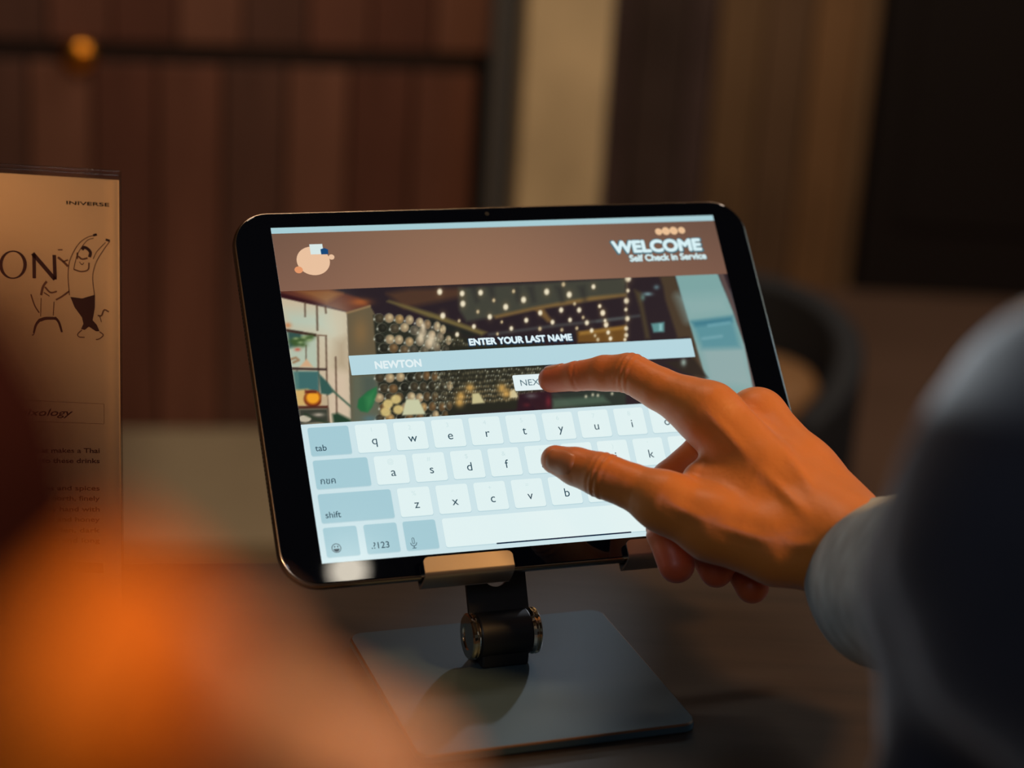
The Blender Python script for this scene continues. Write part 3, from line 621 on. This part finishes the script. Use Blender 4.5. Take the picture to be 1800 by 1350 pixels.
# holder back plate behind the tablet and the two hook clips under its lower edge
TB = -.0067
MB().box(S(-.070, .012, TB-.0005), wd*.150, up*.095, -nn*.0016).build('back_plate', M['alu'], st, bevel=.001)
MB().cyl(neck(-.017, Ln+.004, -.004), neck(.017, Ln+.004, -.004), .006, 32).build('upper_hinge', M['black_metal'], st, bevel=.0006)
def clip(u0, u1):
    prof = [(.012, TB-.0022), (-.0108, TB-.0022), (-.0119, TB-.0014), (-.0122, TB+.0004), (-.0116, -.0020), (-.0106, .0018), (-.0096, .0029), (-.0084, .0030), (-.0024, .0030)]
    P = []; c_ = curve(prof, 4)
    t_ = .0011
    for i, p in enumerate(c_):
        a = c_[max(i-1, 0)]; e = c_[min(i+1, len(c_)-1)]; t = e-a; t /= np.linalg.norm(t); P.append((p, p+np.array([-t[1], t[0]])*t_))
    b = MB(); N = len(P); V = []
    for k_ in range(11):
        for (p, q) in P:
            pass
    us = [u0, u0+.0004, u0+.0012, u0+.0024, (u0+u1)/2, u1-.0024, u1-.0012, u1-.0004, u1]
    dz_ = [.0020, .0011, .0004, 0, 0, 0, .0004, .0011, .0020]
    for u_, dr in zip(us, dz_):
        for i, (p, q) in enumerate(P):
            f2 = max(0, (i-(N-4))/3)*dr if i > N-4 else 0
            V += [S(u_, p[0]-f2, p[1]), S(u_, q[0]-f2, q[1])]
    fcs = []
    for k_ in range(len(us)-1):
        o1, o2 = k_*2*N, (k_+1)*2*N
        for i in range(N-1):
            fcs += [(o1+2*i, o1+2*i+2, o2+2*i+2, o2+2*i), (o1+2*i+3, o1+2*i+1, o2+2*i+1, o2+2*i+3)]
        fcs += [(o1+2*N-2, o1+2*N-1, o2+2*N-1, o2+2*N-2), (o1+1, o1, o2, o2+1)]
    for o1, rv in ((0, 0), ((len(us)-1)*2*N, 1)):
        for i in range(N-1):
            q = (o1+2*i, o1+2*i+1, o1+2*i+3, o1+2*i+2); fcs.append(q[::-1] if rv else q)
    b.add(V, fcs); return b.build('clip', M['clip'], st, smooth=False, label='hooked metal clip gripping the tablet edge')
for u0 in (-.0698, .0282):
    o_ = clip(u0, u0+.0422)
    me_ = o_.data
    import bmesh
    bm = bmesh.new(); bm.from_mesh(me_); bmesh.ops.recalc_face_normals(bm, faces=bm.faces); bm.to_mesh(me_); bm.free()
    me_.polygons.foreach_set('use_smooth', [True]*len(me_.polygons)); md = o_.modifiers.new('es', 'EDGE_SPLIT'); md.split_angle = .7
for nm in ('neck',):
    for o_ in [q for q in st.children if q.name.startswith(nm)]:
        bm = bmesh.new(); bm.from_mesh(o_.data); bmesh.ops.recalc_face_normals(bm, faces=bm.faces); bm.to_mesh(o_.data); bm.free()

# ------------------------------------------------------------------ acrylic menu stand
ms = thing('menu_stand', 'clear acrylic stand holding a cream printed card, left of the tablet', 'menu holder', (-.25, .862, 0))
xr = -.1793; yf = .8627; HH = .2135; CWd = .148
MB().box((xr-CWd, yf-.045, 0), (CWd, 0, 0), (0, .068, 0), (0, 0, .003)).build('foot', M['acrylic'], ms, bevel=.0008)
MB().box((xr-CWd, yf-.0025, .003), (CWd, 0, 0), (0, .0018, 0), (0, 0, HH)).build('front_sheet', M['acrylic'], ms, bevel=.0006)
MB().box((xr-CWd, yf+.0005, .003), (CWd, 0, 0), (0, .0018, 0), (0, 0, HH+.001)).build('back_sheet', M['acrylic'], ms, bevel=.0006)
yc = yf-.0003
card = MB().box((xr-CWd+.001, yc-.0003, .004), (CWd-.0016, 0, 0), (0, .0005, 0), (0, 0, HH-.004)).build('printed_card', M['paper'], ms)
Pc = np.array([0, yc-.0003, 0]); nc = np.array([0, -1., 0])
def cp(px, py):   # photo point on the card -> card coordinates
    p = on_plane(px, py, Pc, nc); return (p[0], p[2])
def cprint(name, VF, mt): obj(name, [(x, yc-.0004, z) for x, z in VF[0]], VF[1], mt, card)
def cline(name, px, w0, w1, mt, k_=6):
    VF = stroke([cp(*p) for p in (curve(px, k_) if k_ else px)], w0/3700, w1/3700); cprint(name, VF, mt)
class Acc:
    def __init__(s): s.v = []; s.f = []
    def line(s, px, w0, w1=None, k_=6):
        v, f_ = stroke([cp(*p) for p in (curve(px, k_) if k_ else px)], w0/3700, (w0 if w1 is None else w1)/3700); s.add(v, f_)
    def add(s, v, f_): n_ = len(s.v); s.v += list(v); s.f += [[i+n_ for i in q] for q in f_]
    def poly(s, px): s.add([cp(*p) for p in px], [tuple(range(len(px)))])
    def done(s, name, mt): cprint(name, (s.v, s.f), mt)
# big serif-like letters O N
a = Acc(); cxp, cyp = 23, 465; nO = 48; vo = []
for i in range(nO):
    t = 2*math.pi*i/nO; vo.append(cp(cxp+24.5*math.cos(t), cyp+25*math.sin(t)))
for i in range(nO):
    t = 2*math.pi*i/nO; vo.append(cp(cxp+(18.2)*math.cos(t), cyp+22.6*math.sin(t)))
a.add(vo, [(i, (i+1) % nO, (i+1) % nO+nO, i+nO) for i in range(nO)])
a.line([(60, 446), (60.5, 489)], 6, k_=0); a.line([(57.5, 445), (97, 491)], 7, k_=0); a.line([(95.5, 448), (97, 491)], 6, k_=0)
a.line([(-50, 440), (-50, 490)], 5, k_=0); a.done('large_lettering', M['ink'])
# small heading, top right
V_, F_ = text2d('INIVERSE', 0, 0, width=(cp(192, 358)[0]-cp(117, 355)[0]), height=.0016, bold=.03); q0 = cp(117, 359); q1 = cp(192, 363); sl = (q1[1]-q0[1])/(q1[0]-q0[0])
cprint('small_heading', ([(q0[0]+x, q0[1]+y+sl*x) for x, y in V_], F_), M['ink'])
# line drawing of two jumping figures
zf = lambda x, y: (40+x/6.139, 390+y/6.139)
def ZP(L): return [zf(*p) for p in L]
a = Acc()
a.poly(ZP([(515, 808), (640, 825), (780, 785), (778, 930), (755, 1060), (800, 1110), (830, 1180), (790, 1180), (715, 1130), (670, 1165), (630, 1155), (655, 1100), (640, 1030), (560, 920)]))
a.line(ZP([(640, 300), (660, 275), (700, 290), (730, 330), (720, 380)]), 5.5, 5)
a.line(ZP([(190, 1060), (250, 1040), (350, 1040)]), 6, 5); a.line(ZP([(345, 1030), (390, 1080), (425, 1190)]), 5, 3.4); a.line(ZP([(190, 1050), (145, 1110), (120, 1200)]), 5, 3.4)
a.line(ZP([(760, 145), (800, 135)]), 4, k_=0); a.line(ZP([(895, 190), (940, 205)]), 4, k_=0)
a.done('figure_drawing', M['ink'])
a = Acc()
for L, w0 in (([(800, 140), (700, 165), (610, 230), (540, 340), (500, 450), (490, 600), (505, 790)], 1.4), ([(765, 175), (690, 205), (600, 330), (570, 420), (550, 510)], 1.2), ([(940, 210), (880, 290), (810, 400), (770, 500), (755, 620), (775, 790)], 1.4), ([(895, 220), (800, 320), (760, 400)], 1.2), ([(550, 510), (630, 535), (705, 515), (715, 440)], 2.4), ([(600, 370), (640, 400), (700, 390)], 3), ([(610, 430), (640, 460), (660, 440)], 1.4), ([(590, 330), (590, 400)], 2.5),
               ([(200, 790), (220, 700), (260, 640)], 4), ([(240, 700), (300, 760), (370, 750)], 3), ([(230, 760), (290, 800)], 2), ([(90, 780), (130, 900), (180, 980)], 2.4), ([(200, 820), (195, 1020)], 1.3), ([(340, 860), (330, 1010)], 1.6), ([(360, 840), (430, 800), (505, 745)], 3), ([(380, 300), (430, 300)], 2), ([(380, 380), (430, 420), (490, 480)], 4), ([(430, 430), (490, 410)], 2.4), ([(810, 1010), (850, 1010), (880, 950), (930, 970)], 2.6), ([(830, 1010), (850, 1080)], 1.4),
               ([(640, 1165), (595, 1210), (610, 1240), (670, 1245)], 2), ([(830, 1185), (870, 1220), (830, 1260), (790, 1270)], 2), ([(125, 1205), (105, 1225)], 2.4)):
    a.line(ZP(L), w0)
a.done('figure_outline', mat('thin_brown_ink', (120, 78, 54), .8))
# framed script word and paragraphs
a = Acc(); a.line([(40, 703), (183, 710)], .8, k_=0); a.line([(40, 740), (183, 745)], .8, k_=0); a.line([(183, 710), (183, 745)], .8, k_=0); a.done('word_frame', M['ink_soft'])
def para(s, xr_, y, wpx, hpx, mt, bold=.02, shear=0):
    p0 = cp(xr_-wpx, y-1); p1 = cp(xr_, y); V_, F_ = text2d(s, 0, 0, width=p1[0]-p0[0], height=hpx/3900, bold=bold, shear=shear); sl_ = (p1[1]-p0[1])/(p1[0]-p0[0])
    cprint('printed_line', ([(p0[0]+x, p0[1]+y_+sl_*x) for x, y_ in V_], F_), mt)
para('mixology', 128, 731, 100, 13, M['ink'], .02, .3)
INK2 = mat('paragraph_ink', (96, 56, 40), .8)
for s_, y, wp_ in (('and what makes a Thai', 796, 150), ('taste into these drinks', 814, 150), ('the herbs and spices', 862, 150), ('from the north, finely', 880, 150), ('ground by hand with', 899, 150), ('fresh fruit and honey', 917, 150), ('of the garden, dark', 936, 150), ('and bright and long', 954, 150)):
    para(s_, 175, y, wp_, 9, INK2, .03)
a = Acc(); a.poly([(60, 984), (181, 990), (182, 1008), (60, 1003)]); a.done('printed_band', INK2)

# ------------------------------------------------------------------ pendant lamp reflected in the tablet border
lp = np.array([-.0673, .8056, .0569])+np.array([.38704, -.3566, .85031])*1.4
pl = thing('pendant_lamp', 'small white globe lamp hanging above the table', 'lamp', lp-Z*.022)
MB().lathe(lp-Z*.0215, Z, [(.0215-.0215*math.cos(t), max(.0215*math.sin(t), .0004)) for t in np.linspace(.02, math.pi-.02, 18)], 32).build('globe', M['lamp'], pl, smooth=True)
MB().cyl(lp+Z*.0205, lp+Z*.045, .010, 24).build('socket', M['cord'], pl, bevel=.001)
MB().cyl(lp+Z*.045, np.array([lp[0], lp[1], CZ]), .0018, 8).build('cord', M['cord'], pl)

# ------------------------------------------------------------------ the person touching the screen
P3 = lambda px, py, d, r: (at(px, py, d), r)
FING = {
 'index': [P3(969, 667, .9405, .0062), P3(1015, 661, .933, .0069), P3(1062, 656, .927, .0082), P3(1108, 656, .921, .0093), P3(1160, 684, .914, .0098), P3(1205, 706, .908, .0116), P3(1245, 728, .903, .0138)],
 'thumb': [P3(976, 808, .902, .0066), P3(1012, 820, .898, .0086), P3(1060, 836, .891, .0103), P3(1112, 856, .886, .0102), P3(1168, 882, .880, .0125)],
 'middle': [P3(1189, 993, .897, .0083), P3(1172, 935, .903, .0092), P3(1182, 848, .914, .0103), P3(1240, 800, .919, .0108), P3(1330, 737, .926, .0140)],
 'ring': [P3(1259, 1003, .906, .0078), P3(1238, 958, .913, .0088), P3(1242, 890, .924, .0096), P3(1370, 792, .936, .0128)],
 'little': [P3(1322, 1031, .913, .0078), P3(1302, 992, .920, .0080), P3(1306, 930, .931, .0088), P3(1418, 842, .943, .0115)],
}
PALM = [
 [P3(1245, 728, .903, .0138), P3(1340, 830, .889, .0155), P3(1450, 935, .872, .0180)],
 [P3(1330, 737, .926, .0140), P3(1400, 820, .905, .0150), P3(1470, 925, .880, .0175)],
 [P3(1370, 792, .936, .0128), P3(1430, 850, .912, .0145), P3(1485, 925, .885, .0165)],
 [P3(1418, 842, .943, .0115), P3(1450, 885, .918, .0140), P3(1490, 935, .890, .0160)],
 [P3(1168, 882, .880, .0125), P3(1255, 922, .876, .0160), P3(1370, 957, .870, .0178), P3(1450, 960, .868, .0190)],
 [P3(1232, 845, .893, .0085), P3(1320, 880, .886, .0150)],
 [P3(1262, 940, .905, .0140), P3(1400, 950, .895, .0180)],
]
ARM = [P3(1450, 945, .872, .0205), P3(1510, 975, .860, .0215), P3(1575, 1010, .83, .0235), P3(1640, 1040, .75, .0260)]
def hand(P):
    p = None
    for c in PALM:
        d = chain(P, c, .004); p = d if p is None else smin(p, d, .010)
    p = smin(p, chain(P, ARM, .006), .010)
    out = p
    for nme, c in FING.items():
        out = np.minimum(out, smin(p, chain(P, c, .0016), .007 if nme in ('index', 'thumb') else .0045))
    return out
def creases(V):
    d = np.zeros(len(V))
    for nme, i, s_, dep in (('index', 3, .0, .0005), ('index', 3, .0030, .0003), ('index', 3, -.0026, .0003), ('index', 1, .001, .0003), ('thumb', 2, .0, .0006), ('thumb', 2, .0034, .0003), ('thumb', 2, -.0028, .0003), ('middle', 1, 0, .0005), ('ring', 1, 0, .0005), ('little', 1, 0, .0005)):
        c = FING[nme]; p = c[i][0]; t = c[min(i+1, len(c)-1)][0]-c[i-1][0]; t /= np.linalg.norm(t); q = V-p; s = q@t-s_; r = np.linalg.norm(q-np.outer(q@t, t), axis=1)
        d -= dep*np.exp(-(s/.0008)**2)*(r < .016)*np.exp(-np.maximum(r-c[i][1]*1.25, 0)/.001)
    # tendons of the back of the hand
    for c, am in ((PALM[0], .0012), (PALM[1], .0012), (PALM[4], .0010)):
        for a, b2 in zip(c[:-1], c[1:]):
            ab = b2[0]-a[0]; t = np.clip(((V-a[0])@ab)/(ab@ab), 0, 1); L_ = V-a[0]-t[:, None]*ab
            vw = CAM-a[0]; vw /= np.linalg.norm(vw); sd = np.cross(ab, vw); sd /= np.linalg.norm(sd)
            lat = L_@sd; d += am*np.exp(-(lat/.0028)**2)*(L_@vw > 0)*np.sin(np.pi*np.clip(t, .0, 1))
    return d
def redness(V):
    r = np.zeros(len(V))
    for nme, k_ in (('index', .75), ('thumb', .35), ('middle', 1.0), ('ring', .9), ('little', .8)):
        for j, (p, rad) in enumerate(FING[nme][:3]): r = np.maximum(r, k_*(1-.28*j)*np.exp(-(np.linalg.norm(V-p, axis=1)/.019)**2))
    return np.stack([r, r, r, np.ones(len(V))], 1)
wr = at(1450, 950, .87)
per = thing('person', 'person in a dark jacket and grey shirt, right hand touching the tablet screen', 'person', (.60, .10, FZ))
allp = np.array([p for c in list(FING.values())+PALM+[ARM] for p, _ in c])
hd = body('right_hand', hand, allp.min(0)-.04, allp.max(0)+.04, .0010, M['skin'], per, creases, redness)
# nails laid on the finger surface
def nail(center, tip_dir, nrm, L_, Wd):
    t = tip_dir/np.linalg.norm(tip_dir); nr = nrm-t*(nrm@t); nr /= np.linalg.norm(nr); sd = np.cross(t, nr); V = []; N = 10
    for i in range(N+1):
        for j in range(N+1):
            u, v = 2*i/N-1, 2*j/N-1
            x = u*math.sqrt(max(0, 1-v*v/2)); y = v*math.sqrt(max(0, 1-u*u/2))
            x = .55*u+.45*x; p = center+t*(x*L_/2)+sd*(y*Wd/2)+nr*.014
            for _ in range(34): p = p-nr*max(-.0006, min(.0008, hand(p[None])[0]*.8))
            e_ = max(abs(u), abs(v)); V.append(p+nr*(.0004 if e_ < .95 else -.0003))
    Fc = [(i*(N+1)+j, (i+1)*(N+1)+j, (i+1)*(N+1)+j+1, i*(N+1)+j+1) for i in range(N) for j in range(N)]
    o_ = obj('fingernail', V, Fc, M['nail'], hd, smooth=True)
    bm = bmesh.new(); bm.from_mesh(o_.data); bmesh.ops.recalc_face_normals(bm, faces=bm.faces)
    if bm.faces[:][len(bm.faces)//2].normal.dot(Vector(nr)) < 0: bmesh.ops.reverse_faces(bm, faces=bm.faces)
    bm.to_mesh(o_.data); bm.free()
th = FING['thumb']; vcam = CAM-th[0][0]; vcam /= np.linalg.norm(vcam)
nail(at(987, 813, .895), th[0][0]-th[2][0], vcam*.95+Z*.2, .0160, .0122)
ix = FING['index']; nail(ix[0][0]+(ix[1][0]-ix[0][0])*.18, ix[0][0]-ix[1][0], up*.9+nn*.45, .011, .0095)
# shirt cuff: loose tube with a thin rolled edge, open at the wrist
def tube(path, n=64, folds=0., seed=1, thick=.0011, hem=.0):
    r3 = np.random.default_rng(seed); ph = r3.random(6)*6.28; C = [p for p, _ in path]; R = [r for _, r in path]
    # resample
    Cc = curve([np.array([*c, r]) for c, r in zip(C, R)], 10); rowsO = []; rowsI = []
    for i, q in enumerate(Cc):
        a = Cc[max(i-1, 0)][:3]; e = Cc[min(i+1, len(Cc)-1)][:3]; d = e-a; d /= np.linalg.norm(d)
        x = np.cross(d, Z); x /= np.linalg.norm(x); y = np.cross(x, d)
        ro = []; ri = []
        for k_ in range(n):
            t = 2*math.pi*k_/n; s_ = i/(len(Cc)-1)
            rr = q[3]*(1+folds*(.5*math.sin(3*t+ph[0]+4*s_)+.3*math.sin(5*t+ph[1]-7*s_)+.35*math.sin(22*s_+2*math.sin(t+ph[2]))))
            if i == 0: rr *= .985
            v_ = x*math.cos(t)+y*math.sin(t); ro.append(q[:3]+v_*rr); ri.append(q[:3]+v_*(rr-thick))
        rowsO.append(ro); rowsI.append(ri)
    V = [p for r_ in rowsO for p in r_]+[p for r_ in rowsI for p in r_]; m_ = len(rowsO); K = m_*n; f_ = []
    for i in range(m_-1):
        for k_ in range(n):
            j = (k_+1) % n; f_ += [(i*n+k_, i*n+j, (i+1)*n+j, (i+1)*n+k_), (K+i*n+j, K+i*n+k_, K+(i+1)*n+k_, K+(i+1)*n+j)]
    for k_ in range(n):
        j = (k_+1) % n; f_ += [(j, k_, K+k_, K+j), ((m_-1)*n+k_, (m_-1)*n+j, K+(m_-1)*n+j, K+(m_-1)*n+k_)]
    return V, f_
cuffp = [P3(1560, 1022, .872, .0370), P3(1590, 1030, .835, .0385), P3(1655, 1030, .76, .0375), P3(1790, 1050, .62, .0340)]
V_, F_ = tube(cuffp, 72, .035, 3, .0014); obj('shirt_cuff', V_, F_, M['shirt'], per, smooth=True, label='loose grey shirt cuff')
V_, F_ = tube([(p, r+.0012) for p, r in cuffp[:2]], 72, .035, 3, .0012); 
SHO = np.array([.40, .20, .50]); TOR = np.array([.60, .10, .50])
jk = [P3(1812, 1090, .610, .0470), P3(1890, 1040, .52, .0510), P3(2060, 960, .44, .0570), (SHO, .070)]
def jacket(P):
    d = chain(P, jk, .02); hollow = chain(P, [(jk[0][0]-(jk[1][0]-jk[0][0])*.3, .0435), (jk[0][0]+(jk[1][0]-jk[0][0])*.5, .0435)], .001)
    d = np.maximum(d, -hollow)
    ax2 = jk[1][0]-jk[0][0]; ax2 = ax2/np.linalg.norm(ax2); rel = P-jk[0][0]; near = np.linalg.norm(rel, axis=-1)-.09
    d = np.maximum(d, np.minimum(-(rel@ax2)-.002, -near))
    d = smin(d, chain(P, [(at(1830, 1240, .56), .034), (at(1640, 1420, .52), .020)], .01), .02)
    q = (P-(TOR-Z*.28))/np.array([.20, .125, .38]); body_ = (np.linalg.norm(q, axis=-1)-1)*.125
    d = smin(d, smin(body_, chain(P, [(SHO, .070), (TOR+Z*.05, .085), (TOR+np.array([.20, -.05, 0]), .070), (TOR+np.array([.27, -.02, -.28]), .055), (TOR+np.array([.20, .10, -.48]), .045)], .02), .04), .03)
    return d+.0018*np.sin(P[..., 0]*70+3*np.sin(P[..., 2]*40))*np.sin(P[..., 1]*90+P[..., 2]*60)
body('jacket', jacket, (.02, -.14, -.26), (.98, .60, .66), .0085, M['jacket'], per, label='dark navy jacket')
def trousers(P):
    hip = TOR-Z*.66
    L1 = chain(P, [(hip+np.array([-.08, 0, .10]), .085), (hip+np.array([-.10, .01, -.12]), .070), (np.array([TOR[0]-.12, TOR[1], FZ+.07]), .05)], .02)
    L2 = chain(P, [(hip+np.array([.08, 0, .10]), .085), (hip+np.array([.10, .01, -.12]), .070), (np.array([TOR[0]+.12, TOR[1], FZ+.07]), .05)], .02)
    return smin(L1, L2, .02)
body('trousers', trousers, (.35, -.06, FZ+.001), (.86, .27, .06), .012, M['dark'], per)

# ------------------------------------------------------------------ second person's hand, very close to the lens at the lower left
DX, DY = 25, -100
Q3 = lambda x, y, d, r: P3(x+DX, y+DY, d, r)
HB = {'palm': [Q3(-60, 1330, .185, .012), Q3(180, 1420, .19, .010)],
 'index': [Q3(660, 1480, .20, .0065), Q3(460, 1420, .195, .0080), Q3(300, 1390, .19, .0090), Q3(120, 1380, .19, .0100)],
 'middle': [Q3(660, 1640, .205, .0065), Q3(400, 1590, .20, .0080), Q3(150, 1540, .195, .0095)],
 'ring': [Q3(560, 1790, .21, .0065), Q3(330, 1750, .205, .0080), Q3(120, 1700, .20, .0090)],
 'little': [Q3(430, 1920, .215, .0055), Q3(280, 1880, .21, .0068), Q3(100, 1830, .205, .0080)],
 'thumb': [Q3(360, 1290, .178, .0062), Q3(210, 1300, .18, .0076), Q3(60, 1340, .182, .0090)]}
PB_ = [[Q3(120, 1380, .19, .0095), Q3(-200, 1500, .19, .012)], [Q3(150, 1540, .195, .0095), Q3(-200, 1560, .192, .012)], [Q3(120, 1700, .20, .0090), Q3(-200, 1620, .195, .012)], [Q3(100, 1830, .205, .008), Q3(-200, 1680, .197, .011)], [Q3(60, 1330, .182, .009), Q3(-200, 1500, .188, .012)], [Q3(-200, 1580, .192, .016), Q3(-520, 1560, .185, .018)]]
def hand2(P):
    p = None
    for c in PB_:
        d = chain(P, c, .002); p = d if p is None else smin(p, d, .006)
    o_ = p
    for nme in ('index', 'middle', 'ring', 'little', 'thumb'): o_ = np.minimum(o_, smin(p, chain(P, HB[nme], .001), .004))
    return o_
al2 = np.array([p for c in list(HB.values())+PB_ for p, _ in c])
p2 = thing('person', 'person at the lower left edge, blurred hand and orange cuff close to the camera', 'person', (-.3, .1, FZ))
M['skin2'] = skin('rosy_skin', (222, 164, 134), (222, 164, 134))
body('left_hand', hand2, al2.min(0)-.022, al2.max(0)+.022, .0016, M['skin2'], p2, None, lambda V: np.tile([0, 0, 0, 1.], (len(V), 1)))
oc = [P3(110, 1200, .168, .0130), P3(-20, 1215, .169, .0165), P3(-420, 1420, .178, .0230)]
mc = [P3(-50, 520, .172, .0040), P3(-60, 700, .168, .0085), P3(-75, 880, .164, .0115), P3(-320, 1120, .162, .0190), P3(-900, 1450, .176, .0340), P3(-2600, 1700, .19, .050)]
for nm, c_, k_, m_, lb in (('knit_cuff', oc, .004, M['orange'], 'orange knitted cuff'), ('sleeve', mc, .006, M['maroon'], 'dark maroon sleeve')):
    q = np.array([p for p, _ in c_]); rm = max(r for _, r in c_)+.01
    def fn(P, c_=c_, k_=k_): return chain(P, c_, k_)+.0006*np.sin(P[..., 0]*420+P[..., 2]*160)*np.sin(P[..., 2]*300+P[..., 1]*200)
    body(nm, fn, q.min(0)-rm, q.max(0)+rm, .0030, m_, p2, label=lb)
